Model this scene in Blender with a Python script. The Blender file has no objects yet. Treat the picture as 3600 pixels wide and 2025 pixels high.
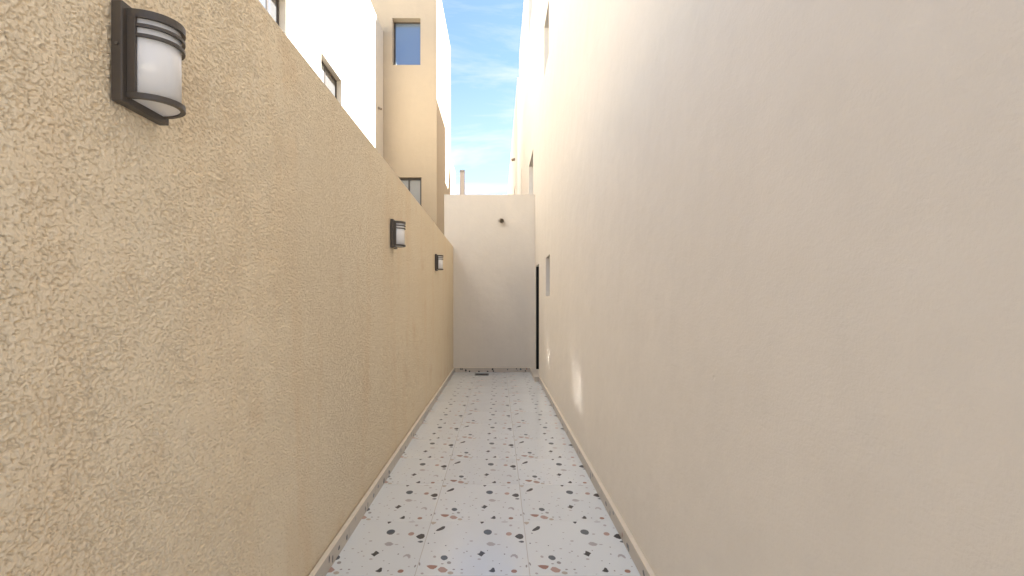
import bpy, bmesh, math, random
import numpy as np
from mathutils import Vector
from mathutils.geometry import delaunay_2d_cdt

random.seed(7)
scene = bpy.context.scene
COL = scene.collection

# ------------------------------------------------------------------ camera
EYE = 1.415
cam_d = bpy.data.cameras.new('camera')
cam = bpy.data.objects.new('camera', cam_d)
COL.objects.link(cam)
cam.location = (0, 0, EYE)
cam.rotation_euler = (math.radians(90), 0, 0)
cam_d.sensor_width = 36
cam_d.lens = 16.16
cam_d.shift_x = 49 / 3600
cam_d.shift_y = 54.5 / 3600
cam_d.clip_start = 0.02
cam_d.clip_end = 3000
scene.camera = cam

# ------------------------------------------------------------------ light
SUN = Vector((1.0, 0.55, 1.26)).normalized()      # towards the sun
world = bpy.data.worlds.new('World')
scene.world = world
world.use_nodes = True
wn, wl = world.node_tree.nodes, world.node_tree.links
wn.clear()
w_out = wn.new('ShaderNodeOutputWorld')
w_bg = wn.new('ShaderNodeBackground')
w_bg.inputs['Strength'].default_value = 0.05
sky = wn.new('ShaderNodeTexSky')
sky.sky_type = 'NISHITA'
sky.sun_disc = False
sky.sun_elevation = math.asin(SUN.z)
sky.sun_rotation = math.atan2(SUN.x, SUN.y)
sky.dust_density = 0.9
sky.air_density = 1.0
sky.altitude = 3000
# thin cirrus: noise on a flat cloud layer overhead
tc = wn.new('ShaderNodeTexCoord')
sep = wn.new('ShaderNodeSeparateXYZ')
wl.new(tc.outputs['Generated'], sep.inputs[0])
zc = wn.new('ShaderNodeMath'); zc.operation = 'MAXIMUM'; zc.inputs[1].default_value = 0.0
wl.new(sep.outputs['Z'], zc.inputs[0])
za = wn.new('ShaderNodeMath'); za.operation = 'ADD'; za.inputs[1].default_value = 0.10
wl.new(zc.outputs[0], za.inputs[0])
dx = wn.new('ShaderNodeMath'); dx.operation = 'DIVIDE'
dy = wn.new('ShaderNodeMath'); dy.operation = 'DIVIDE'
wl.new(sep.outputs['X'], dx.inputs[0]); wl.new(za.outputs[0], dx.inputs[1])
wl.new(sep.outputs['Y'], dy.inputs[0]); wl.new(za.outputs[0], dy.inputs[1])
comb = wn.new('ShaderNodeCombineXYZ')
wl.new(dx.outputs[0], comb.inputs[0]); wl.new(dy.outputs[0], comb.inputs[1])
mp = wn.new('ShaderNodeMapping')
mp.inputs['Location'].default_value = (5.1, 2.4, 0)
mp.inputs['Rotation'].default_value = (0, 0, math.radians(24))
mp.inputs['Scale'].default_value = (1.1, 2.3, 1)
wl.new(comb.outputs[0], mp.inputs['Vector'])
nz = wn.new('ShaderNodeTexNoise')
nz.inputs['Scale'].default_value = 1.5
nz.inputs['Detail'].default_value = 9
nz.inputs['Roughness'].default_value = 0.6
nz.inputs['Distortion'].default_value = 0.5
wl.new(mp.outputs[0], nz.inputs['Vector'])
cr = wn.new('ShaderNodeValToRGB')
cr.color_ramp.elements[0].position = 0.46
cr.color_ramp.elements[0].color = (0.0, 0.0, 0.0, 1)
cr.color_ramp.elements[1].position = 0.78
cr.color_ramp.elements[1].color = (0.85, 0.85, 0.85, 1)
wl.new(nz.outputs['Fac'], cr.inputs['Fac'])
mixw = wn.new('ShaderNodeMix'); mixw.data_type = 'RGBA'
mixw.inputs[7].default_value = (2.9, 3.0, 3.1, 1)
hz = wn.new('ShaderNodeMapRange')
hz.inputs['From Min'].default_value = 0.18; hz.inputs['From Max'].default_value = 0.46
hz.inputs['To Min'].default_value = 0.42; hz.inputs['To Max'].default_value = 0.0
wl.new(sep.outputs['Z'], hz.inputs['Value'])
mxc = wn.new('ShaderNodeMath'); mxc.operation = 'ADD'; mxc.use_clamp = True
wl.new(cr.outputs['Color'], mxc.inputs[0]); wl.new(hz.outputs[0], mxc.inputs[1])
wl.new(mxc.outputs[0], mixw.inputs[0])
wl.new(sky.outputs['Color'], mixw.inputs[6])
wl.new(mixw.outputs[2], w_bg.inputs['Color'])
wl.new(w_bg.outputs[0], w_out.inputs['Surface'])

sun_d = bpy.data.lights.new('sun', 'SUN')
sun_d.energy = 5.0
sun_d.angle = math.radians(0.5)
sun_d.color = (1.0, 0.97, 0.925)
sun = bpy.data.objects.new('sun', sun_d)
COL.objects.link(sun)
sun.location = SUN * 60
sun.rotation_euler = SUN.to_track_quat('Z', 'Y').to_euler()

vs = scene.view_settings
vs.view_transform = 'Standard'
vs.look = 'None'
vs.gamma = 1
vs.exposure = 3.0

scene.render.engine = 'CYCLES'
scene.cycles.max_bounces = 14
scene.cycles.diffuse_bounces = 7
scene.cycles.blur_glossy = 0.0
scene.cycles.use_guiding = True
scene.cycles.use_adaptive_sampling = False
scene.cycles.sample_clamp_indirect = 40
scene.render.resolution_x = 1024
scene.render.resolution_y = 576

# ------------------------------------------------------------------ materials
def new_mat(name):
    m = bpy.data.materials.new(name)
    m.use_nodes = True
    nt = m.node_tree
    b = nt.nodes['Principled BSDF']
    return m, nt.nodes, nt.links, b

def obj_coords(n, l, scale=(1, 1, 1)):
    g = n.new('ShaderNodeNewGeometry')
    mpn = n.new('ShaderNodeMapping')
    mpn.inputs['Scale'].default_value = scale
    l.new(g.outputs['Position'], mpn.inputs['Vector'])
    return mpn.outputs[0]

def noise(n, l, vec, scale, detail=4, rough=0.5, dist=0.0):
    t = n.new('ShaderNodeTexNoise')
    t.inputs['Scale'].default_value = scale
    t.inputs['Detail'].default_value = detail
    t.inputs['Roughness'].default_value = rough
    t.inputs['Distortion'].default_value = dist
    l.new(vec, t.inputs['Vector'])
    return t.outputs['Fac']

def ramp(n, l, fac, stops):
    r = n.new('ShaderNodeValToRGB')
    e = r.color_ramp.elements
    while len(e) < len(stops):
        e.new(0.5)
    for i, (p, c) in enumerate(stops):
        e[i].position = p
        e[i].color = (c[0], c[1], c[2], 1)
    l.new(fac, r.inputs['Fac'])
    return r.outputs['Color']

def mix(n, l, fac, a, b, mode='MIX'):
    m = n.new('ShaderNodeMix'); m.data_type = 'RGBA'; m.blend_type = mode
    if isinstance(fac, (int, float)):
        m.inputs[0].default_value = fac
    else:
        l.new(fac, m.inputs[0])
    for i, v in ((6, a), (7, b)):
        if isinstance(v, tuple):
            m.inputs[i].default_value = (v[0], v[1], v[2], 1)
        else:
            l.new(v, m.inputs[i])
    return m.outputs[2]

def bump(n, l, b, height, strength, dist, prev=None):
    bp = n.new('ShaderNodeBump')
    bp.inputs['Strength'].default_value = strength
    bp.inputs['Distance'].default_value = dist
    l.new(height, bp.inputs['Height'])
    if prev is not None:
        l.new(prev, bp.inputs['Normal'])
    l.new(bp.outputs[0], b.inputs['Normal'])
    return bp.outputs[0]

def mathn(n, l, op, a, b_):
    m = n.new('ShaderNodeMath'); m.operation = op
    for i, v in enumerate((a, b_)):
        if isinstance(v, (int, float)):
            m.inputs[i].default_value = v
        else:
            l.new(v, m.inputs[i])
    return m.outputs[0]

def plaster(name, col, col2, fine=0.0015, streak=0.25, grain=90):
    m, n, l, b = new_mat(name)
    v = obj_coords(n, l)
    big = noise(n, l, v, 0.8, 5, 0.6)
    vs_ = obj_coords(n, l, (3.0, 3.0, 0.22))
    st = noise(n, l, vs_, 1.8, 5, 0.65)
    c = mix(n, l, ramp(n, l, big, [(0.3, (0, 0, 0)), (0.7, (1, 1, 1))]), col, col2)
    dark = tuple(x * 0.86 for x in col2)
    c = mix(n, l, mathn(n, l, 'MULTIPLY', ramp(n, l, st, [(0.48, (0, 0, 0)), (0.75, (1, 1, 1))]), streak), c, dark)
    mott = ramp(n, l, noise(n, l, v, 3.2, 6, 0.7), [(0.35, (0.965, 0.965, 0.965)), (0.7, (1.015, 1.015, 1.015))])
    c = mix(n, l, 1.0, c, mott, 'MULTIPLY')
    l.new(c, b.inputs['Base Color'])
    b.inputs['Roughness'].default_value = 0.85
    b.inputs['Specular IOR Level'].default_value = 0.25
    h1 = noise(n, l, v, grain, 5, 0.65)
    n1 = bump(n, l, b, h1, 0.45, fine * 1.5)
    vt = obj_coords(n, l, (1, 1.0, 2.4))
    ht = noise(n, l, vt, 16, 5, 0.62, 0.8)                     # trowel sweeps
    n2 = bump(n, l, b, ht, 0.3, 0.0035, n1)
    h2 = noise(n, l, v, 3.5, 3, 0.5)
    n3 = bump(n, l, b, h2, 0.4, 0.026, n2)
    vo = n.new('ShaderNodeTexVoronoi'); vo.inputs['Scale'].default_value = 3.3
    l.new(v, vo.inputs['Vector'])
    pit = ramp(n, l, vo.outputs['Distance'], [(0.0, (0, 0, 0)), (0.035, (1, 1, 1))])   # scattered pinholes and nicks
    bump(n, l, b, pit, 0.6, 0.004, n3)
    return m

M = {}
M['cream'] = plaster('cream plaster', (0.79, 0.742, 0.672), (0.775, 0.725, 0.655), 0.0018, 0.10, 110)
M['cream_end'] = plaster('cream plaster end wall', (0.745, 0.695, 0.625), (0.72, 0.67, 0.595), 0.0015, 0.15, 110)
M['house_left'] = plaster('warm cream render', (0.66, 0.605, 0.515), (0.645, 0.59, 0.50), 0.002, 0.18, 90)
M['tower'] = plaster('cream render tinted for tower shade', (0.48, 0.40, 0.295), (0.465, 0.385, 0.28), 0.002, 0.18, 90)  # same paint as the house, with shade and warm bounce put into its colour
M['far_house'] = plaster('pale render', (0.72, 0.62, 0.50), (0.69, 0.60, 0.47), 0.002, 0.12, 90)

def stucco():
    m, n, l, b = new_mat('rough tan stucco')
    v = obj_coords(n, l)
    big = noise(n, l, v, 1.1, 6, 0.62)
    vs_ = obj_coords(n, l, (3.0, 2.4, 0.35))
    st = noise(n, l, vs_, 1.6, 6, 0.65, 0.4)
    c = mix(n, l, ramp(n, l, big, [(0.34, (0, 0, 0)), (0.68, (1, 1, 1))]), (0.83, 0.705, 0.52), (0.855, 0.74, 0.56))
    c = mix(n, l, mathn(n, l, 'MULTIPLY', ramp(n, l, st, [(0.50, (0, 0, 0)), (0.74, (1, 1, 1))]), 0.55), c, (0.80, 0.62, 0.41))
    sp = noise(n, l, v, 2.3, 3, 0.5)
    c = mix(n, l, mathn(n, l, 'MULTIPLY', ramp(n, l, sp, [(0.62, (0, 0, 0)), (0.78, (1, 1, 1))]), 0.5), c, (0.72, 0.53, 0.33))
    l.new(c, b.inputs['Base Color'])
    b.inputs['Roughness'].default_value = 0.9
    b.inputs['Specular IOR Level'].default_value = 0.2
    # trowelled spatter; close to the camera the mesh carries it, farther off this relief takes over
    vw = obj_coords(n, l, (1, 1, 1.1))
    f1 = noise(n, l, vw, 84, 5, 0.62, 0.6)
    f1 = ramp(n, l, f1, [(0.40, (0, 0, 0)), (0.50, (0.8, 0.8, 0.8)), (0.66, (1, 1, 1))])
    f2 = noise(n, l, vw, 190, 4, 0.6, 0.6)
    g = n.new('ShaderNodeNewGeometry'); sp_ = n.new('ShaderNodeSeparateXYZ')
    l.new(g.outputs['Position'], sp_.inputs[0])
    mr = n.new('ShaderNodeMapRange')
    mr.inputs['From Min'].default_value = 1.75; mr.inputs['From Max'].default_value = 2.75
    l.new(sp_.outputs['Y'], mr.inputs['Value'])
    f1 = mathn(n, l, 'MULTIPLY', f1, mr.outputs[0])
    n1 = bump(n, l, b, f1, 0.9, 0.005)
    n2 = bump(n, l, b, f2, 0.8, 0.002, n1)
    f3 = noise(n, l, vw, 5, 3, 0.5)
    bump(n, l, b, f3, 0.3, 0.012, n2)
    return m
M['stucco'] = stucco()
M['wall_body'] = plaster('tan wall body', (0.58, 0.44, 0.275), (0.56, 0.42, 0.255), 0.003, 0.3, 60)

def flat(name, col, rough=0.5, spec=0.5, metal=0.0, bumps=None, var=0.06):
    m, n, l, b = new_mat(name)
    v = obj_coords(n, l)
    f = noise(n, l, v, 9, 5, 0.6)
    c = mix(n, l, f, tuple(x * (1 - var) for x in col), tuple(min(1, x * (1 + var)) for x in col))
    l.new(c, b.inputs['Base Color'])
    b.inputs['Roughness'].default_value = rough
    b.inputs['Specular IOR Level'].default_value = spec
    b.inputs['Metallic'].default_value = metal
    if bumps:
        bump(n, l, b, noise(n, l, v, bumps[0], 4, 0.6), 0.5, bumps[1])
    return m

def tile_base():
    m, n, l, b = new_mat('glazed terrazzo ground')
    v = obj_coords(n, l)
    c = mix(n, l, noise(n, l, v, 1.0, 3, 0.5), (0.83, 0.87, 0.875), (0.85, 0.89, 0.89))
    oi = n.new('ShaderNodeObjectInfo')
    c = mix(n, l, 1.0, c, ramp(n, l, oi.outputs['Random'], [(0, (0.95, 0.95, 0.95)), (1, (1, 1, 1))]), 'MULTIPLY')
    # dust film
    d = ramp(n, l, noise(n, l, v, 1.4, 6, 0.65), [(0.45, (0, 0, 0)), (0.75, (1, 1, 1))])
    c = mix(n, l, mathn(n, l, 'MULTIPLY', d, 0.04), c, (0.60, 0.56, 0.50))
    l.new(c, b.inputs['Base Color'])
    r = ramp(n, l, noise(n, l, v, 5, 5, 0.6), [(0.3, (0.13, 0.13, 0.13)), (0.7, (0.20, 0.20, 0.20))])
    l.new(r, b.inputs['Roughness'])
    b.inputs['Specular IOR Level'].default_value = 0.5
    bump(n, l, b, noise(n, l, v, 7, 2, 0.4), 0.04, 0.003)
    return m

def chip_mat(name, col):
    m = flat(name, col, 0.28, 0.5, var=0.16)
    return m

M['tile'] = tile_base()
CHIPS = [('charcoal chip', (0.045, 0.045, 0.048)), ('slate chip', (0.10, 0.125, 0.145)),
         ('grey chip', (0.33, 0.32, 0.31)), ('pale grey chip', (0.47, 0.45, 0.45)),
         ('terracotta chip', (0.36, 0.19, 0.14)), ('pink chip', (0.47, 0.32, 0.27)),
         ('beige chip', (0.50, 0.44, 0.36))]
chip_mats = [chip_mat(a, c) for a, c in CHIPS]
M['grout'] = flat('cement grout', (0.54, 0.49, 0.43), 0.9, 0.2, bumps=(120, 0.001))
M['skirting'] = flat('skirting tile face', (0.50, 0.45, 0.39), 0.35, 0.5, var=0.08)
M['skirting_grout'] = flat('cream filler on skirting top', (0.84, 0.76, 0.63), 0.8, 0.3, bumps=(90, 0.001))
M['bronze'] = flat('dark bronze powder coat', (0.075, 0.062, 0.051), 0.42, 0.5, bumps=(400, 0.0002), var=0.12)
M['black_metal'] = flat('black door metal', (0.006, 0.006, 0.007), 0.5, 0.25)
M['frame'] = flat('dark brown window frame', (0.06, 0.05, 0.042), 0.4, 0.5)
M['steel'] = flat('tarnished steel grate', (0.16, 0.15, 0.14), 0.45, 0.5, 0.7)
M['pit'] = flat('black plate for drain hole', (0.02, 0.02, 0.02), 0.9, 0.2)  # flat black stands in for the shade inside the drain
M['pipe'] = flat('brown pvc pipe', (0.28, 0.23, 0.17), 0.5, 0.4)
M['ground'] = flat('sandy ground', (0.52, 0.47, 0.40), 0.95, 0.1, bumps=(20, 0.01), var=0.15)
M['cap'] = flat('grey cement cap', (0.30, 0.29, 0.28), 0.9, 0.2, bumps=(40, 0.002))
M['roof'] = flat('grey roof screed', (0.45, 0.42, 0.38), 0.95, 0.2, var=0.1)
M['curtain'] = flat('pale curtain', (0.60, 0.58, 0.55), 0.9, 0.1)

def opal():
    m, n, l, b = new_mat('opal lamp glass')
    v = obj_coords(n, l)
    c = mix(n, l, noise(n, l, v, 30, 3, 0.5), (0.80, 0.80, 0.81), (0.84, 0.83, 0.82))
    l.new(c, b.inputs['Base Color'])
    b.inputs['Roughness'].default_value = 0.22
    b.inputs['Subsurface Weight'].default_value = 0.35
    b.inputs['Subsurface Radius'].default_value = (0.02, 0.02, 0.02)
    b.inputs['Subsurface Scale'].default_value = 0.6
    return m
M['opal'] = opal()

def glass():
    m, n, l, b = new_mat('tinted reflective glass')
    v = obj_coords(n, l)
    c = mix(n, l, noise(n, l, v, 0.7, 2, 0.5), (0.27, 0.35, 0.44), (0.30, 0.38, 0.47))
    l.new(c, b.inputs['Base Color'])
    b.inputs['Roughness'].default_value = 0.04
    b.inputs['Metallic'].default_value = 0.6
    b.inputs['Specular IOR Level'].default_value = 0.5
    return m
M['glass'] = glass()

def clear_glass(rough):
    m, n, l, b = new_mat('plain window glass before a dim room')
    v = obj_coords(n, l)
    c = mix(n, l, noise(n, l, v, 0.9, 2, 0.5), (0.10, 0.105, 0.11), (0.14, 0.14, 0.14))
    l.new(c, b.inputs['Base Color'])
    b.inputs['Roughness'].default_value = rough
    b.inputs['IOR'].default_value = 1.9
    return m
M['clear_glass'] = clear_glass(0.09)
M['rough_glass'] = clear_glass(0.11)  # same glass made rougher so its reflected sun patch shows
M['frosted'] = flat('frosted window glass', (0.34, 0.35, 0.35), 0.55, 0.3)

# ------------------------------------------------------------------ helpers
def tag(o, label=None, cat=None, group=None, kind=None):
    if label: o['label'] = label
    if cat: o['category'] = cat
    if group: o['group'] = group
    if kind: o['kind'] = kind
    return o

def empty(name, loc, label, cat, group=None):
    e = bpy.data.objects.new(name, None)
    COL.objects.link(e)
    e.location = loc
    e.empty_display_size = 0.2
    return tag(e, label, cat, group)

def world_of(o):
    p = Vector((0, 0, 0))
    while o is not None:
        p += o.location
        o = o.parent
    return p

def link(name, me, parent=None, loc=None):
    o = bpy.data.objects.new(name, me)
    COL.objects.link(o)
    if loc is not None:
        o.location = loc
    if parent is not None:
        o.parent = parent
    return o

def build(name, bm, mats, parent=None, smooth=False):
    """bm holds world coordinates; the object's origin is moved to the parent's."""
    if parent is not None:
        off = world_of(parent)
        bmesh.ops.translate(bm, verts=bm.verts, vec=-off)
    me = bpy.data.meshes.new(name)
    bm.normal_update()
    bm.to_mesh(me)
    bm.free()
    for m in (mats if isinstance(mats, (list, tuple)) else [mats]):
        me.materials.append(m)
    if smooth:
        for p in me.polygons:
            p.use_smooth = True
    return link(name, me, parent)

def box(bm, x0, x1, y0, y1, z0, z1, bev=0.0, mi=0):
    r = bmesh.ops.create_cube(bm, size=1.0)
    vsx = r['verts']
    for v in vsx:
        v.co = Vector(((x0 + x1) / 2 + v.co.x * (x1 - x0), (y0 + y1) / 2 + v.co.y * (y1 - y0),
                       (z0 + z1) / 2 + v.co.z * (z1 - z0)))
    fs = {f for v in vsx for f in v.link_faces}
    for f in fs:
        f.material_index = mi
    if bev > 0:
        es = list({e for v in vsx for e in v.link_edges})
        bmesh.ops.bevel(bm, geom=es, offset=bev, segments=2, affect='EDGES', profile=0.5)

def box_obj(name, dims, mat, parent=None, bev=0.0):
    bm = bmesh.new()
    box(bm, *dims, bev=bev)
    return build(name, bm, mat, parent)

def quad(bm, a, b, c, d, mi=0):
    f = bm.faces.new([bm.verts.new(p) for p in (a, b, c, d)])
    f.material_index = mi
    return f

def shell(bm, x0, x1, y0, y1, z0, z1, openings, parapet=0.55, pw=0.2):
    """A flat-roofed block with real window openings. openings: {'-X'|'+X'|'-Y': [(u0,u1,z0,z1,depth)]}"""
    def face(key, P, u0, u1, nrm):
        ops = openings.get(key, [])
        us = sorted({u0, u1, *[o[0] for o in ops], *[o[1] for o in ops]})
        zs = sorted({z0, z1, *[o[2] for o in ops], *[o[3] for o in ops]})
        for i in range(len(us) - 1):
            for j in range(len(zs) - 1):
                uc, zc_ = (us[i] + us[i + 1]) / 2, (zs[j] + zs[j + 1]) / 2
                if any(o[0] < uc < o[1] and o[2] < zc_ < o[3] for o in ops):
                    continue
                quad(bm, P(us[i], zs[j], 0), P(us[i + 1], zs[j], 0), P(us[i + 1], zs[j + 1], 0), P(us[i], zs[j + 1], 0))
        for a, b_, c, d, dep in ops:
            quad(bm, P(a, c, 0), P(b_, c, 0), P(b_, c, dep), P(a, c, dep))
            quad(bm, P(a, d, 0), P(b_, d, 0), P(b_, d, dep), P(a, d, dep))
            quad(bm, P(a, c, 0), P(a, d, 0), P(a, d, dep), P(a, c, dep))
            quad(bm, P(b_, c, 0), P(b_, d, 0), P(b_, d, dep), P(b_, c, dep))
            quad(bm, P(a, c, dep), P(b_, c, dep), P(b_, d, dep), P(a, d, dep))
    face('-X', lambda u, z, d: (x0 + d, u, z), y0, y1, -1)
    face('+X', lambda u, z, d: (x1 - d, u, z), y0, y1, 1)
    face('-Y', lambda u, z, d: (u, y0 + d, z), x0, x1, -1)
    face('+Y', lambda u, z, d: (u, y1 - d, z), x0, x1, 1)
    # parapet top, its inner faces and the roof deck
    zi = z1 - parapet
    o_ = [(x0, y0), (x1, y0), (x1, y1), (x0, y1)]
    i_ = [(x0 + pw, y0 + pw), (x1 - pw, y0 + pw), (x1 - pw, y1 - pw), (x0 + pw, y1 - pw)]
    for k in range(4):
        a, b_, c, d = o_[k], o_[(k + 1) % 4], i_[(k + 1) % 4], i_[k]
        quad(bm, (*a, z1), (*b_, z1), (*c, z1), (*d, z1))
        quad(bm, (*d, z1), (*c, z1), (*c, zi), (*d, zi))
    quad(bm, *[(*p, zi) for p in i_])
    bmesh.ops.remove_doubles(bm, verts=bm.verts, dist=1e-5)
    bmesh.ops.recalc_face_normals(bm, faces=bm.faces)

def window(parent, key, P, u0, u1, z0, z1, dep, mullions=(), fw=0.045, transom=None, upper=None, lower=None):
    """frame, mullions, transom and panes set at the back of an opening; P(u,z,d)->point."""
    def bx(bm, a, b_, c, d, d0, d1, bev=0.004):
        p, q = P(a, c, d0), P(b_, d, d1)
        lo = [min(p[i], q[i]) for i in range(3)]; hi = [max(p[i], q[i]) for i in range(3)]
        box(bm, lo[0], hi[0], lo[1], hi[1], lo[2], hi[2], bev)
    g = 0.002
    bm = bmesh.new()
    d0, d1 = dep - 0.052, dep - 0.004
    bx(bm, u0 + g, u1 - g, z0 + g, z0 + fw, d0, d1)
    bx(bm, u0 + g, u1 - g, z1 - fw, z1 - g, d0, d1)
    bx(bm, u0 + g, u0 + fw, z0 + fw + g, z1 - fw - g, d0, d1)
    bx(bm, u1 - fw, u1 - g, z0 + fw + g, z1 - fw - g, d0, d1)
    f = build('window', bm, M['frame'], parent)
    rows = [(z0 + fw + g, z1 - fw - g)]
    if transom:
        rows = [(z0 + fw + g, transom - 0.022), (transom + 0.022, z1 - fw - g)]
        bm = bmesh.new()
        bx(bm, u0 + fw + g, u1 - fw - g, transom - 0.02, transom + 0.02, d0 + 0.006, d1)
        build('transom', bm, M['frame'], f)
    for r_, (za_, zb_) in enumerate(rows):
        for mu in mullions:
            bm = bmesh.new()
            bx(bm, mu - 0.025, mu + 0.025, za_, zb_, d0 + 0.006, d1)
            build('mullion', bm, M['frame'], f)
        edges = [u0 + fw] + list(mullions) + [u1 - fw]
        for k in range(len(edges) - 1):
            bm = bmesh.new()
            a = edges[k] + (0.027 if k else 0.002); b_ = edges[k + 1] - (0.027 if k < len(edges) - 2 else 0.002)
            bx(bm, a, b_, za_, zb_, dep - 0.034, dep - 0.026, 0)
            m = (upper[k] if r_ else lower) or M['glass']
            build('pane', bm, m, f)
    return f

# ------------------------------------------------------------------ dimensions
WL, WR = -0.921, 0.766          # alley faces of the boundary wall and of the house
SKT = 0.026                     # skirting thickness
SKH = 0.088                     # skirting height
YB, YE = -4.0, 9.5              # back of the built alley, end wall
YR = -1.3                       # rear corner of the house on the right
T = 0.6                         # floor tile

# ------------------------------------------------------------------ setting
bm = bmesh.new()
quad(bm, (-900, -900, -0.03), (900, -900, -0.03), (900, 900, -0.03), (-900, 900, -0.03))
tag(build('ground', bm, M['ground']), kind='structure')

floor = box_obj('alley_floor', (WL, WR, YB, YE, -0.025, -0.0015), M['grout'])
tag(floor, kind='structure')

# ---- one printed terrazzo tile; chips traced as fractions of the tile (u right, v away)
def px2uv(x, y):
    # perspective of one tile seen at the foot of the alley, undone
    yt, yb = 475.0, 868.0
    hor = (1067 - 1600) / 0.4852
    inv = lambda yy: 1.0 / (yy - hor)
    v = (inv(y) - inv(yb)) / (inv(yt) - inv(yb))
    s = (y - yt) / (yb - yt)
    xl = 855 + (735 - 855) * s
    xr = 1522 + (1580 - 1522) * s
    return (x - xl) / (xr - xl), v

# (x0, x1, y0, y1, shape, colour)
chip_list = [
    (885, 955, 513, 549, 'slant', 0), (1232, 1297, 535, 576, 'oval', 1), (1395, 1442, 555, 583, 'oval', 5),
    (1460, 1525, 567, 607, 'drop', 0), (1488, 1530, 617, 633, 'drop', 1), (1255, 1325, 625, 656, 'lozenge', 3),
    (1330, 1362, 642, 649, 'oval', 3), (1188, 1250, 690, 732, 'diamond', 0), (1192, 1220, 744, 757, 'oval', 3),
    (1433, 1490, 714, 748, 'arc', 3), (922, 977, 721, 759, 'round', 1), (968, 1003, 765, 787, 'oval', 2),
    (925, 948, 780, 788, 'oval', 2), (868, 892, 724, 742, 'oval', 3), (820, 903, 793, 824, 'half', 4),
    (902, 979, 804, 848, 'lozenge', 5), (974, 1020, 838, 861, 'oval', 6), (1274, 1325, 811, 846, 'triangle', 0),
    (1440, 1487, 824, 851, 'oval', 4), (1208, 1237, 480, 496, 'triangle2', 0), (1358, 1412, 479, 486, 'oval', 3),
    (848, 892, 482, 502, 'triangle2', 6), (1418, 1442, 500, 515, 'oval', 3), (764, 777, 772, 798, 'oval', 2),
    (955, 966, 649, 657, 'oval', 1), (980, 990, 687, 693, 'oval', 2), (1030, 1052, 671, 680, 'oval', 3),
    (1070, 1090, 820, 830, 'oval', 2), (1066, 1092, 846, 854, 'oval', 3), (1010, 1032, 820, 830, 'oval', 2),
    (778, 802, 846, 861, 'oval', 3), (873, 883, 560, 569, 'oval', 1), (828, 840, 632, 641, 'oval', 1),
    (872, 890, 628, 635, 'oval', 3), (1260, 1270, 685, 693, 'oval', 2), (1384, 1396, 709, 720, 'oval', 2),
    (1136, 1152, 725, 733, 'oval', 3), (1108, 1122, 690, 698, 'oval', 2), (1086, 1102, 700, 708, 'oval', 3),
    (1362, 1376, 829, 840, 'oval', 2), (1132, 1160, 615, 625, 'oval', 3), (1310, 1336, 566, 575, 'oval', 3),
    (1545, 1560, 790, 812, 'oval', 2), (1562, 1572, 634, 641, 'oval', 1), (1480, 1496, 522, 530, 'oval', 3),
    (1040, 1052, 500, 505, 'oval', 2), (1100, 1116, 556, 562, 'oval', 3), (1085, 1095, 601, 606, 'oval', 2),
    (1400, 1412, 660, 668, 'oval', 2), (1350, 1358, 780, 786, 'oval', 1), (1160, 1172, 800, 806, 'oval', 2),
    (1220, 1234, 856, 861, 'oval', 3), (1395, 1420, 858, 863, 'oval', 3), (1115, 1130, 640, 645, 'oval', 3),
    (850, 866, 690, 697, 'oval', 3), (1500, 1516, 800, 808, 'oval', 3), (1520, 1528, 742, 748, 'oval', 2),
    (1300, 1312, 760, 766, 'oval', 2), (1010, 1020, 742, 748, 'oval', 2), (1072, 1084, 770, 775, 'oval', 3),
]
SH = {
    'slant': [(0, .95), (.18, .62), (.5, .3), (.75, .02), (1, .0), (.98, .35), (.8, .65), (.5, .85), (.25, .98)],
    'drop': [(0, .5), (.25, .2), (.5, .02), (.85, .12), (1, .5), (.93, .85), (.6, 1), (.3, .82)],
    'lozenge': [(0, .45), (.3, .05), (.6, .1), (1, .55), (.75, .95), (.35, .98), (.12, .75)],
    'diamond': [(0, .55), (.3, .42), (.45, 0), (.75, .2), (1, .42), (.8, .62), (.55, 1), (.3, .8)],
    'arc': [(0, .45), (.25, .05), (.6, .0), (.9, .3), (1, .75), (.85, 1), (.7, .75), (.5, .45), (.25, .5), (.08, .75)],
    'half': [(0, .15), (.3, .0), (.75, .05), (1, .18), (.85, .65), (.6, .98), (.35, .9), (.12, .5)],
    'triangle': [(0, .72), (.3, .5), (.62, 0), (.85, .1), (1, .8), (.75, 1), (.35, .92)],
    'triangle2': [(0, .1), (.5, 0), (1, .05), (.8, .6), (.4, 1), (.2, .7)],
}
rc = random.Random(3)
def chip_poly(x0, x1, y0, y1, shape):
    if shape in ('oval', 'round'):
        k = 12 if shape == 'round' or (x1 - x0) > 40 else 8
        ph = rc.random() * 6
        a = [(0.5 + 0.5 * math.cos(t) * (1 - 0.10 * rc.random()), 0.5 + 0.5 * math.sin(t) * (1 - 0.14 * rc.random()))
             for t in [2 * math.pi * i / k for i in range(k)]]
    else:
        a = SH[shape]
    return [px2uv(x0 + p * (x1 - x0), y0 + q * (y1 - y0)) for p, q in a]
CHIP_POLYS = [(chip_poly(*c[:5]), c[5]) for c in chip_list]

def clip(poly, axis, lim, keep_less):
    out = []
    for i in range(len(poly)):
        a, b_ = poly[i - 1], poly[i]
        ia = (a[axis] <= lim) == keep_less
        ib = (b_[axis] <= lim) == keep_less
        if ia != ib:
            t = (lim - a[axis]) / (b_[axis] - a[axis])
            out.append((a[0] + t * (b_[0] - a[0]), a[1] + t * (b_[1] - a[1])))
        if ib:
            out.append(b_)
    return out

def area2(p):
    return 0.5 * sum(p[i - 1][0] * p[i][1] - p[i][0] * p[i - 1][1] for i in range(len(p)))

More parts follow.
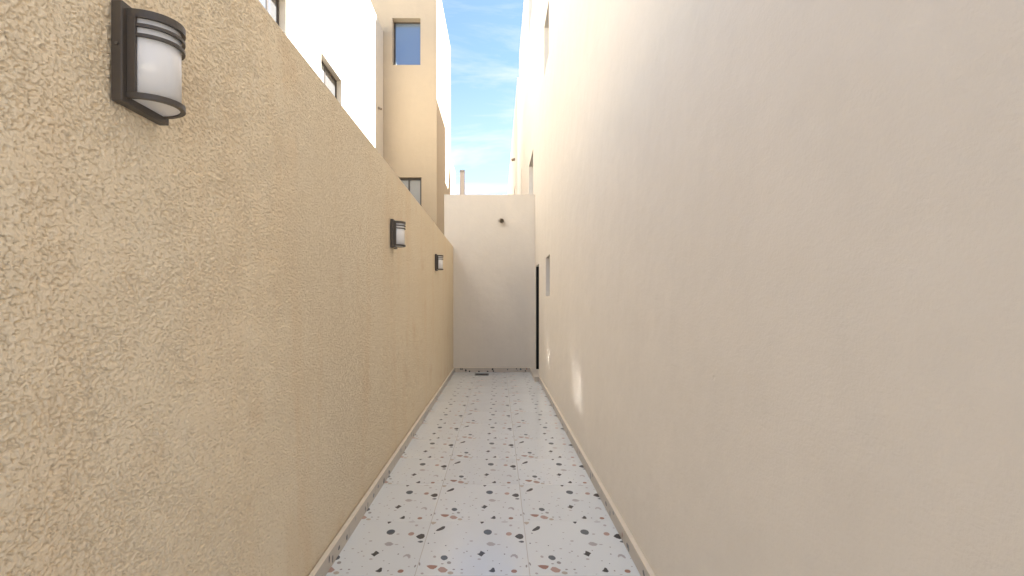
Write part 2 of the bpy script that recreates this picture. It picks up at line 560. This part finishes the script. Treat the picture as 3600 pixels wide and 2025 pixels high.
def tile_mesh(name, u0, u1, v0=0.0, v1=1.0):
    """tile cut to [u0,u1]x[v0,v1], chips inlaid flush in its top face"""
    g = 0.0011 / T
    a0, a1, b0, b1 = u0 + g, u1 - g, v0 + g, v1 - g
    bv = 0.0012 / T
    c0, c1, d0, d1 = a0 + bv, a1 - bv, b0 + bv, b1 - bv
    polys = [([(c0, d0), (c1, d0), (c1, d1), (c0, d1)], -1)]
    for p, c in CHIP_POLYS:
        q = p
        for ax, lim, less in ((0, c0 + 1e-4, False), (0, c1 - 1e-4, True), (1, d0 + 1e-4, False), (1, d1 - 1e-4, True)):
            q = clip(q, ax, lim, less) if len(q) >= 3 else []
        if len(q) >= 3 and abs(area2(q)) > 1e-6:
            polys.append((q if area2(q) > 0 else q[::-1], c))
    verts, faces = [], []
    for p, c in polys:
        s = len(verts)
        verts += [Vector(v) for v in p]
        faces.append(list(range(s, s + len(p))))
    ov, oe, of, ovi, oei, ofi = delaunay_2d_cdt(verts, [], faces, 1, 1e-6, True)
    bm_ = bmesh.new()
    bvs = [bm_.verts.new((v.x * T, v.y * T, 0)) for v in ov]
    for fv, src in zip(of, ofi):
        chips = [s for s in src if s > 0]
        try:
            f = bm_.faces.new([bvs[i] for i in fv])
        except ValueError:
            continue
        f.material_index = polys[chips[-1]][1] + 1 if chips else 0
    # eased edge and sides
    top = [(c0, d0), (c1, d0), (c1, d1), (c0, d1)]
    mid = [(a0, b0), (a1, b0), (a1, b1), (a0, b1)]
    for k in range(4):
        t0, t1, m0, m1 = top[k], top[(k + 1) % 4], mid[k], mid[(k + 1) % 4]
        quad(bm_, (t0[0] * T, t0[1] * T, 0), (m0[0] * T, m0[1] * T, -0.0012), (m1[0] * T, m1[1] * T, -0.0012), (t1[0] * T, t1[1] * T, 0))
        quad(bm_, (m0[0] * T, m0[1] * T, -0.0012), (m0[0] * T, m0[1] * T, -0.009), (m1[0] * T, m1[1] * T, -0.009), (m1[0] * T, m1[1] * T, -0.0012))
    bmesh.ops.recalc_face_normals(bm_, faces=bm_.faces)
    up = sum(f.normal.z * f.calc_area() for f in bm_.faces)
    if up < 0:
        bmesh.ops.reverse_faces(bm_, faces=bm_.faces)
    me = bpy.data.meshes.new(name)
    bm_.to_mesh(me); bm_.free()
    me.materials.append(M['tile'])
    for m in chip_mats:
        me.materials.append(m)
    return me

XJ = (-0.434 - T, -0.434, 0.166)          # left edges of the three tile columns
Y0 = 2.392                                # a cross joint
cols = []
for xj in XJ:
    u0 = max(0.0, (WL + 0.004 - xj) / T)
    u1 = min(1.0, (WR - 0.004 - xj) / T)
    cols.append((xj, u0, u1, tile_mesh('tile', u0, u1)))
kmin = math.ceil((YB - Y0) / T)
k = kmin
while Y0 + k * T < YE - 0.02:
    y = Y0 + k * T
    last = y + T > YE
    for xj, u0, u1, me in cols:
        if last:
            me = tile_mesh('tile', u0, u1, 0.0, (YE - 0.004 - y) / T)
        o = link('tile', me, floor, (xj, y, random.uniform(-0.0004, 0.0004)))
    k += 1

# ---- skirting pieces -----------------------------------------------------
def skirt_piece(parent, axis, a0, a1, face, back, z1=SKH):
    """one skirting tile. axis 'y' runs along y; face/back are x of its exposed and hidden faces."""
    bm = bmesh.new()
    g = 0.001
    lo, hi = min(face, back), max(face, back)
    if axis == 'y':
        box(bm, lo, hi, a0 + g, a1 - g, 0.001, z1, 0.0015)
    else:
        box(bm, a0 + g, a1 - g, lo, hi, 0.001, z1, 0.0015)
    # printed chips: thin inlays on the exposed face
    s = -1 if face < back else 1
    fx = face + s * 0.0004
    for _ in range(rc.randint(2, 5)):
        c = rc.choice([1, 1, 1, 1, 1, 2, 3, 5])
        w, h = rc.uniform(0.02, 0.055), rc.uniform(0.025, 0.06)
        p = rc.uniform(a0 + 0.03, a1 - 0.03) if a1 - a0 > 0.08 else (a0 + a1) / 2
        q = rc.uniform(0.012, z1 - 0.012)
        k_ = 8
        pts = []
        for i in range(k_):
            t = 2 * math.pi * i / k_ * s * (1 if axis == 'y' else -1)
            pts.append((p + w * 0.5 * math.cos(t) * rc.uniform(0.6, 1), min(z1 - 0.004, max(0.004, q + h * 0.5 * math.sin(t) * rc.uniform(0.7, 1)))))
        vs_ = [bm.verts.new((fx, a, b_) if axis == 'y' else (a, fx, b_)) for a, b_ in pts]
        f = bm.faces.new(vs_)
        f.material_index = c
    return build('skirting_tile', bm, [M['skirting']] + chip_mats, parent)

# ------------------------------------------------------------------ boundary wall
HW = 2.588
wall = empty('boundary_wall', (-1.02, 3.0, 0), 'low tan garden wall of rough stucco carrying the three lamps', 'wall')
box_obj('wall_body', (-1.119, WL - 0.014, YB, YE - 0.001, -0.02, HW - 0.001), M['wall_body'], wall, 0.004)

def grad_noise(x, y, seed):
    """2-D gradient noise on arrays, about -1..1"""
    rs = np.random.RandomState(seed)
    ang = rs.rand(256, 256) * 2 * np.pi
    gx, gy = np.cos(ang), np.sin(ang)
    xi, yi = np.floor(x).astype(int), np.floor(y).astype(int)
    xf, yf = x - xi, y - yi
    u = xf ** 3 * (xf * (xf * 6 - 15) + 10); v = yf ** 3 * (yf * (yf * 6 - 15) + 10)
    def g(a, b_):
        i, j = (xi + a) & 255, (yi + b_) & 255
        return gx[i, j] * (xf - a) + gy[i, j] * (yf - b_)
    n0 = g(0, 0) * (1 - u) + g(1, 0) * u
    n1 = g(0, 1) * (1 - u) + g(1, 1) * u
    return (n0 * (1 - v) + n1 * v) * 1.5

def stucco_height(Y, Z):
    w1 = grad_noise(Y * 24, Z * 24, 1) * 0.8 + grad_noise(Y * 95, Z * 95, 4) * 0.5
    w2 = grad_noise(Y * 24 + 40, Z * 24, 2) * 0.8 + grad_noise(Y * 95 + 9, Z * 95, 5) * 0.5
    a, b_ = Y * 96 + w1 + Z * 24, Z * 114 + w2
    # spatter coat: a knocked-down skin with ragged sharp-edged pits, grains standing on it
    n = grad_noise(a, b_, 3) + 0.55 * grad_noise(a * 2.0 + 7, b_ * 2.0, 6) + 0.25 * grad_noise(a * 3.9, b_ * 3.9, 12)
    dens = 0.12 + 0.34 * grad_noise(Y * 8.0, Z * 8.0, 8) + 0.2 * grad_noise(Y * 2.2, Z * 2.2, 15)
    t = np.clip((n - dens) / 0.28, 0, 1)
    pits = t * t * (3 - 2 * t)
    lump = np.abs(grad_noise(a * 0.55, b_ * 0.55, 13)) + 0.5 * np.abs(grad_noise(a * 1.3, b_ * 1.3, 14))
    grit = grad_noise(a * 2.9, b_ * 2.9, 9)
    return 0.0012 - 0.0040 * pits + 0.0030 * (lump - 0.4) + 0.0007 * grit + 0.003 * grad_noise(Y * 4.2, Z * 4.2, 10)

def stucco_sheet():
    ys = [YB, -2.0, 0.0, 0.5]
    yv = 0.62
    while yv < 2.8:
        ys.append(yv)
        yv += max(0.0016, 0.0019 * yv)
    while yv < YE - 0.03:
        ys.append(yv); yv += 0.05
    ys += [YE]
    ys = np.array(ys)
    zs = np.concatenate([np.linspace(-0.01, HW - 0.004, 1400), [HW, HW]])
    Yg, Zg = np.meshgrid(ys, zs, indexing='ij')
    fade = np.clip((2.75 - Yg) / 1.0, 0, 1) * np.clip((Yg - 0.5) / 0.1, 0, 1)
    H = stucco_height(Yg, Zg) * fade
    X = WL - 0.0045 + H
    X[:, -2] = WL - 0.005
    X[:, -1] = WL - 0.03                       # folds back over the top of the wall
    off = wall.location
    co = np.stack([X - off.x, Yg - off.y, Zg - off.z], -1).reshape(-1, 3).astype(np.float32)
    ny, nzv = Yg.shape
    i, j = np.meshgrid(np.arange(ny - 1), np.arange(nzv - 1), indexing='ij')
    a = (i * nzv + j).ravel()
    q = np.stack([a, a + nzv, a + nzv + 1, a + 1], -1).astype(np.int32)
    me = bpy.data.meshes.new('stucco_face')
    me.vertices.add(len(co)); me.vertices.foreach_set('co', co.ravel())
    me.loops.add(q.size); me.loops.foreach_set('vertex_index', q.ravel())
    me.polygons.add(len(q)); me.polygons.foreach_set('loop_start', np.arange(0, q.size, 4, dtype=np.int32))
    me.polygons.foreach_set('use_smooth', np.ones(len(q), dtype=bool))
    me.update(calc_edges=True); me.validate()
    me.materials.append(M['stucco'])
    return link('stucco_face', me, wall)
stucco_sheet()
y = Y0 - 0.23 + math.ceil((YB - Y0 + 0.23) / T) * T
while y < YE - SKT:
    skirt_piece(wall, 'y', y, min(y + T, YE - SKT - 0.001), WL + SKT, WL + 0.001)
    y += T
bm = bmesh.new()
box(bm, WL + 0.001, WL + SKT + 0.001, YB, YE - 0.001, SKH + 0.0005, SKH + 0.006, 0.0008)
build('skirting_filler', bm, M['skirting_grout'], wall)

# ------------------------------------------------------------------ end wall
ew = empty('end_wall', (0, YE, 0), 'plain cream wall closing the end of the alley', 'wall')
bm = bmesh.new()
prof = [(WL - 0.03, -0.02), (WR - 0.002, -0.02), (WR - 0.002, 3.668), (-1.112, 3.668), (-1.112, HW + 0.002), (WL - 0.03, HW + 0.002)]
fr = [bm.verts.new((px_, YE, pz_)) for px_, pz_ in prof]
bk = [bm.verts.new((px_, YE + 0.2, pz_)) for px_, pz_ in prof]
bm.faces.new(fr); bm.faces.new(bk[::-1])
for i in range(6):
    bm.faces.new((fr[i], bk[i], bk[(i + 1) % 6], fr[(i + 1) % 6]))
bmesh.ops.recalc_face_normals(bm, faces=bm.faces)
build('wall_panel', bm, M['cream_end'], ew)
x = WL + SKT + 0.001
for k in range(3):
    x1 = min(x + T, 0.655)
    if x1 - x > 0.02:
        skirt_piece(ew, 'x', x, x1, YE - SKT, YE - 0.001)
    x += T
bm = bmesh.new()
box(bm, WL + SKT + 0.002, 0.655, YE - SKT - 0.001, YE - 0.001, SKH + 0.0005, SKH + 0.006, 0.0008)
build('skirting_filler', bm, M['skirting_grout'], ew)

# ------------------------------------------------------------------ right house
HR = 10.4
rh = empty('house', (4.0, 4.0, 0), 'tall smooth cream house wall with a black side door', 'house')
ops_r = [(6.80, 7.37, 1.53, 2.145, 0.20),
         (6.93, 7.64, 5.18, 6.0, 0.20), (10.06, 11.36, 3.2, 4.80, 0.20), (10.28, 11.42, 8.06, 9.4, 0.20),
         (14.85, 15.15, 4.0, 5.8, 0.20), (8.61, 9.32, 0.088, 2.16, 0.26)]
bm = bmesh.new()
shell(bm, WR, 9.0, YR, 16.64, -0.02, HR, {'-X': ops_r})
build('wall', bm, M['cream'], rh)
PR = lambda u, z, d: (WR + d, u, z)
for o in ops_r[:5]:
    window(rh, '-X', PR, *o)
# low link between the two houses
bm = bmesh.new()
box(bm, WR + 0.003, 8.9, 16.64, 18.3, -0.02, 8.6)
build('link_wall', bm, M['cream'], rh)
# side door: black lining, leaf at the back of the recess, handle
door = box_obj('door', (WR + 0.215, WR + 0.255, 8.66, 9.27, 0.092, 2.11), M['black_metal'], rh, 0.003)
bm = bmesh.new()
box(bm, WR + 0.004, WR + 0.258, 9.272, 9.317, 0.091, 2.157, 0.002)
box(bm, WR + 0.19, WR + 0.258, 8.613, 8.658, 0.091, 2.157, 0.002)
box(bm, WR + 0.19, WR + 0.258, 8.66, 9.27, 2.112, 2.157, 0.002)
build('door_frame', bm, M['black_metal'], rh)
bm = bmesh.new()
box(bm, WR + 0.165, WR + 0.18, 8.72, 8.84, 1.09, 1.11, 0.004)
box(bm, WR + 0.18, WR + 0.214, 8.72, 8.74, 1.09, 1.11, 0.003)
build('handle', bm, M['steel'], door)
y = Y0 - 0.31 + math.ceil((YR - Y0 + 0.31) / T) * T
YS = 8.32
while y < YS:
    if min(y + T, YS) - y > 0.02:
        skirt_piece(rh, 'y', y, min(y + T, YS - 0.001), WR - SKT, WR - 0.001)
    y += T
bm = bmesh.new()
box(bm, WR - SKT - 0.001, WR - 0.001, YR, YS - 0.001, SKH + 0.0005, SKH + 0.006, 0.0008)
build('skirting_filler', bm, M['skirting_grout'], rh)

# step at the side door
st = empty('door_step', (0.71, 8.9, 0), 'low tiled step below the black side door', 'step')
bm = bmesh.new()
box(bm, 0.662, WR - 0.001, YS, YE - 0.002, 0.001, 0.078, 0.001)
build('riser', bm, M['skirting'], st)
bm = bmesh.new()
box(bm, 0.656, WR - 0.001, YS - 0.006, YE - 0.002, 0.0785, 0.0875, 0.003)
build('tread', bm, flat('cream step tread', (0.68, 0.62, 0.54), 0.4, 0.5), st)

# ------------------------------------------------------------------ house beyond on the right
r2 = empty('house', (4.5, 25, 0), 'farther cream house past the end wall, beside the sky gap', 'house')
ops2 = [(21.3, 22.2, 5.4, 6.9, 0.18), (28.0, 29.2, 5.4, 6.9, 0.18)]
bm = bmesh.new()
shell(bm, WR + 0.004, 9.0, 18.3, 42.0, -0.02, 10.4, {'-X': ops2})
build('wall', bm, M['far_house'], r2)
for o in ops2:
    window(r2, '-X', lambda u, z, d: (WR + 0.004 + d, u, z), *o)
# a small outlet pipe high on that wall
def pipe_stub(name, base, direction, r, ln, label, cat, mat):
    t = empty(name, base, label, cat)
    d = Vector(direction).normalized()
    q = d.to_track_quat('Z', 'Y')
    bm = bmesh.new()
    k_ = 24
    rings = [(r, 0.0), (r, ln), (r * 0.8, ln), (r * 0.8, ln * 0.15)]
    vr = []
    for rr, h in rings:
        vr.append([bm.verts.new(Vector(base) + q @ Vector((rr * math.cos(2 * math.pi * i / k_), rr * math.sin(2 * math.pi * i / k_), h))) for i in range(k_)])
    for a in range(3):
        for i in range(k_):
            bm.faces.new((vr[a][i], vr[a][(i + 1) % k_], vr[a + 1][(i + 1) % k_], vr[a + 1][i]))
    bm.faces.new(vr[3][::-1])
    bmesh.ops.recalc_face_normals(bm, faces=bm.faces)
    build('tube', bm, mat, t)
    bm = bmesh.new()
    vr = []
    for rr, h in ((r * 1.03, 0.001), (r * 1.45, 0.001), (r * 1.45, 0.006), (r * 1.03, 0.01)):
        vr.append([bm.verts.new(Vector(base) + q @ Vector((rr * math.cos(2 * math.pi * i / k_), rr * math.sin(2 * math.pi * i / k_), h))) for i in range(k_)])
    for a in range(4):
        for i in range(k_):
            bm.faces.new((vr[a][i], vr[a][(i + 1) % k_], vr[(a + 1) % 4][(i + 1) % k_], vr[(a + 1) % 4][i]))
    bmesh.ops.recalc_face_normals(bm, faces=bm.faces)
    return t, bm
t, bm = pipe_stub('drain_pipe', (0.065, YE, 3.13), (0.12, -1, -0.25), 0.046, 0.12,
                  'round brown pipe stub sticking out of the end wall', 'pipe', M['pipe'])
build('collar', bm, M['cream_end'], t)
t, bm = pipe_stub('drain_pipe', (WR + 0.004, 21.0, 8.0), (-1, 0, -0.2), 0.06, 0.16,
                  'small dark outlet pipe high on the farther right house', 'pipe', M['pipe'])
build('collar', bm, M['pipe'], t)

# ------------------------------------------------------------------ left neighbour house
XA, XB = -3.27, -1.748
lh = empty('house', (-5.5, 6.0, 0), 'sunlit cream neighbour house with projecting tower behind the tan wall', 'house')
opsA = [(5.1, 7.09, 4.5, 6.10, 0.155), (8.49, 9.62, 4.5, 6.07, 0.155)]
bm = bmesh.new()
shell(bm, -10.5, XA, 2.4, 16.7, -0.02, EYE + 7.74, {'+X': opsA})
build('wall', bm, M['house_left'], lh)
PA = lambda u, z, d: (XA - d, u, z)
window(lh, '+X', PA, *opsA[0], mullions=(5.75, 6.42, 6.74), transom=5.66, upper=[M['frosted'], M['frosted'], M['clear_glass'], M['clear_glass']], lower=M['frosted'])  # frosted and clear pane split made up to shape the sun patches opposite
window(lh, '+X', PA, *opsA[1], mullions=(8.98,), transom=5.60, upper=[M['frosted'], M['rough_glass']], lower=M['frosted'])  # transom and single clear pane added to give the smaller sun patch
opsB = [(-3.006, -2.209, 8.205, 9.54, 0.255), (-3.01, -2.18, 3.5, 5.006, 0.15)]
bm = bmesh.new()
shell(bm, -7.0, XB, 13.08, 16.9, -0.02, EYE + 9.37, {'-Y': opsB})
build('stair_tower', bm, M['tower'], lh)
PB = lambda u, z, d: (u, 13.08 + d, z)
window(lh, '-Y', PB, *opsB[0], fw=0.038)
window(lh, '-Y', PB, *opsB[1], mullions=(-2.55,), fw=0.055, lower=M['frosted'])
t, bm = pipe_stub('drain_pipe', (XA, 12.55, 6.75), (1, 0, -0.3), 0.03, 0.1,
                  'tiny pipe on the neighbour house wall close to its tower', 'pipe', M['pipe'])
build('collar', bm, M['pipe'], t)

# lower house behind the tower
lc = empty('house', (-4.7, 24.5, 0), 'lower sunlit house just behind the neighbour tower', 'house')
bm = bmesh.new()
shell(bm, -7.0, -2.4, 23.1, 25.9, -0.02, 8.78, {})
build('wall', bm, M['far_house'], lc)

# flat-roofed outbuilding carrying the flue
ob = empty('outbuilding', (-1.4, 21, 0), 'low building behind the end wall with a pale capped chimney', 'outbuilding')
bm = bmesh.new()
shell(bm, -1.95, -0.9, 19.4, 23.5, -0.02, 5.1, {})
build('wall', bm, M['far_house'], ob)
bm = bmesh.new()
box(bm, -1.655, -1.455, 19.9, 20.1, 4.5, 7.1, 0.008)
ch = build('chimney', bm, flat('grey-pink chimney render', (0.50, 0.46, 0.43), 0.9, 0.2, bumps=(60, 0.002)), ob)
bm = bmesh.new()
box(bm, -1.660, -1.450, 19.895, 20.105, 7.1, 7.2, 0.006)
build('chimney_cap', bm, M['cap'], ch)

# ------------------------------------------------------------------ floor drain
dr = empty('floor_drain', (-0.32, 9.15, 0), 'small rectangular steel drain grate in the terrazzo floor', 'drain')
bm = bmesh.new()
gx0, gx1, gy0, gy1 = -0.462, -0.185, 9.04, 9.27
box(bm, gx0, gx1, gy0, gy0 + 0.018, 0.0012, 0.006, 0.001)
box(bm, gx0, gx1, gy1 - 0.018, gy1, 0.0012, 0.006, 0.001)
box(bm, gx0, gx0 + 0.018, gy0 + 0.0185, gy1 - 0.0185, 0.0012, 0.006, 0.001)
box(bm, gx1 - 0.018, gx1, gy0 + 0.0185, gy1 - 0.0185, 0.0012, 0.006, 0.001)
build('rim', bm, M['steel'], dr)
pit_plate = box_obj('pit', (gx0 + 0.0185, gx1 - 0.0185, gy0 + 0.0185, gy1 - 0.0185, 0.0012, 0.002), M['pit'], dr)  # thin plate on the floor; the hole's shade is its black colour
nb = 13
for i in range(nb):
    xx = gx0 + 0.024 + (gx1 - gx0 - 0.048) * i / (nb - 1)
    box_obj('bar', (xx - 0.005, xx + 0.005, gy0 + 0.019, gy1 - 0.019, 0.0023, 0.0055), M['steel'], dr)

# ------------------------------------------------------------------ wall lamps
def half_ring(bm, hw, dp, hw2, dp2, z0, z1, x0, k_=28, mi=0):
    """closed half-elliptic band between an outer and an inner half ellipse; local y along wall, x out of it"""
    def pt(a, b_, t, z):
        return (x0 + b_ * math.sin(t), -a * math.cos(t), z)
    ts = [math.pi * i / k_ for i in range(k_ + 1)]
    o0 = [bm.verts.new(pt(hw, dp, t, z0)) for t in ts]; o1 = [bm.verts.new(pt(hw, dp, t, z1)) for t in ts]
    i0 = [bm.verts.new(pt(hw2, dp2, t, z0)) for t in ts]; i1 = [bm.verts.new(pt(hw2, dp2, t, z1)) for t in ts]
    for i in range(k_):
        for q in ((o0[i], o0[i + 1], o1[i + 1], o1[i]), (i0[i + 1], i0[i], i1[i], i1[i + 1]),
                  (o1[i], o1[i + 1], i1[i + 1], i1[i]), (o0[i + 1], o0[i], i0[i], i0[i + 1])):
            f = bm.faces.new(q); f.material_index = mi; f.smooth = False
    bm.faces.new((o0[0], o1[0], i1[0], i0[0])); bm.faces.new((o0[-1], i0[-1], i1[-1], o1[-1]))

def half_disc(bm, hw, dp, z0, z1, x0, k_=28):
    ts = [math.pi * i / k_ for i in range(k_ + 1)]
    lo = [bm.verts.new((x0 + dp * math.sin(t), -hw * math.cos(t), z0)) for t in ts]
    hi = [bm.verts.new((x0 + dp * math.sin(t), -hw * math.cos(t), z1)) for t in ts]
    bm.faces.new(lo[::-1]); bm.faces.new(hi)
    for i in range(k_):
        bm.faces.new((lo[i], lo[i + 1], hi[i + 1], hi[i]))
    bm.faces.new((lo[-1], lo[0], hi[0], hi[-1]))

def lamp_parts():
    """local: x out of the wall, y along it, z up from the plate's lower edge"""
    parts = []
    PT = 0.027
    bm = bmesh.new(); box(bm, 0.0005, PT, -0.079, 0.079, 0, 0.24, 0.0025)
    parts.append(('back_plate', bm, M['bronze'], None))
    bm = bmesh.new(); half_disc(bm, 0.0585, 0.078, 0.026, 0.215, PT + 0.0005)
    bmesh.ops.recalc_face_normals(bm, faces=bm.faces)
    parts.append(('glass_shade', bm, M['opal'], None))
    for name, z0, z1, hw, dp in (('bottom_rim', 0.013, 0.0265, 0.066, 0.0875), ('top_rim', 0.209, 0.2275, 0.066, 0.0875),
                                 ('band', 0.187, 0.1945, 0.0655, 0.0870), ('band', 0.163, 0.1705, 0.0655, 0.0870)):
        bm = bmesh.new(); half_ring(bm, hw, dp, 0.0565 if 'rim' in name else 0.0595, 0.0755 if 'rim' in name else 0.080, z0, z1, PT + 0.0004)
        if name == 'top_rim':
            half_disc(bm, 0.0560, 0.0750, 0.221, 0.2272, PT + 0.0005)
        bmesh.ops.recalc_face_normals(bm, faces=bm.faces)
        parts.append((name, bm, M['bronze'], None))
    bm = bmesh.new(); half_disc(bm, 0.056, 0.075, 0.016, 0.0255, PT + 0.0006)
    bmesh.ops.recalc_face_normals(bm, faces=bm.faces)
    parts.append(('bottom_glass', bm, M['opal'], None))
    for s in (-1, 1):
        bm = bmesh.new()
        a, b_ = sorted((s * 0.0590, s * 0.0658))
        box(bm, PT + 0.0005, PT + 0.021, a, b_, 0.0268, 0.2088, 0.001)
        parts.append(('side_post', bm, M['bronze'], None))
    bm = bmesh.new()
    r_ = bmesh.ops.create_cone(bm, cap_ends=True, segments=14, radius1=0.004, radius2=0.0035, depth=0.004)
    for v in bm.verts:
        v.co = Vector((0.016 + v.co.x, -0.0805 + v.co.z, 0.135 + v.co.y))
    parts.append(('screw', bm, M['steel'], None))
    return parts

lamp_spots = [(1.171, 'bronze half-round wall lamp farthest along the tan wall from the end wall'),
              (4.006, 'bronze half-round wall lamp, the middle one of three on the tan wall'),
              (6.78, 'bronze half-round wall lamp closest to the cream end wall')]
proto = None
for yy, lab in lamp_spots:
    e = empty('wall_lamp', (WL, yy, 1.898), lab, 'lamp', 'wall lamps on the tan wall')
    if proto is None:
        proto = []
        for name, bm, m, _ in lamp_parts():
            me = bpy.data.meshes.new(name)
            bm.normal_update(); bm.to_mesh(me); bm.free()
            me.materials.append(m)
            if name in ('glass_shade', 'bottom_glass'):
                for p in me.polygons:
                    p.use_smooth = len(p.vertices) == 4 and abs(p.normal.z) < 0.5 and p.normal.x > -0.5
            o = link(name, me, e)
            proto.append(o)
    else:
        for p in proto:
            c = p.copy()
            COL.objects.link(c)
            c.parent = e
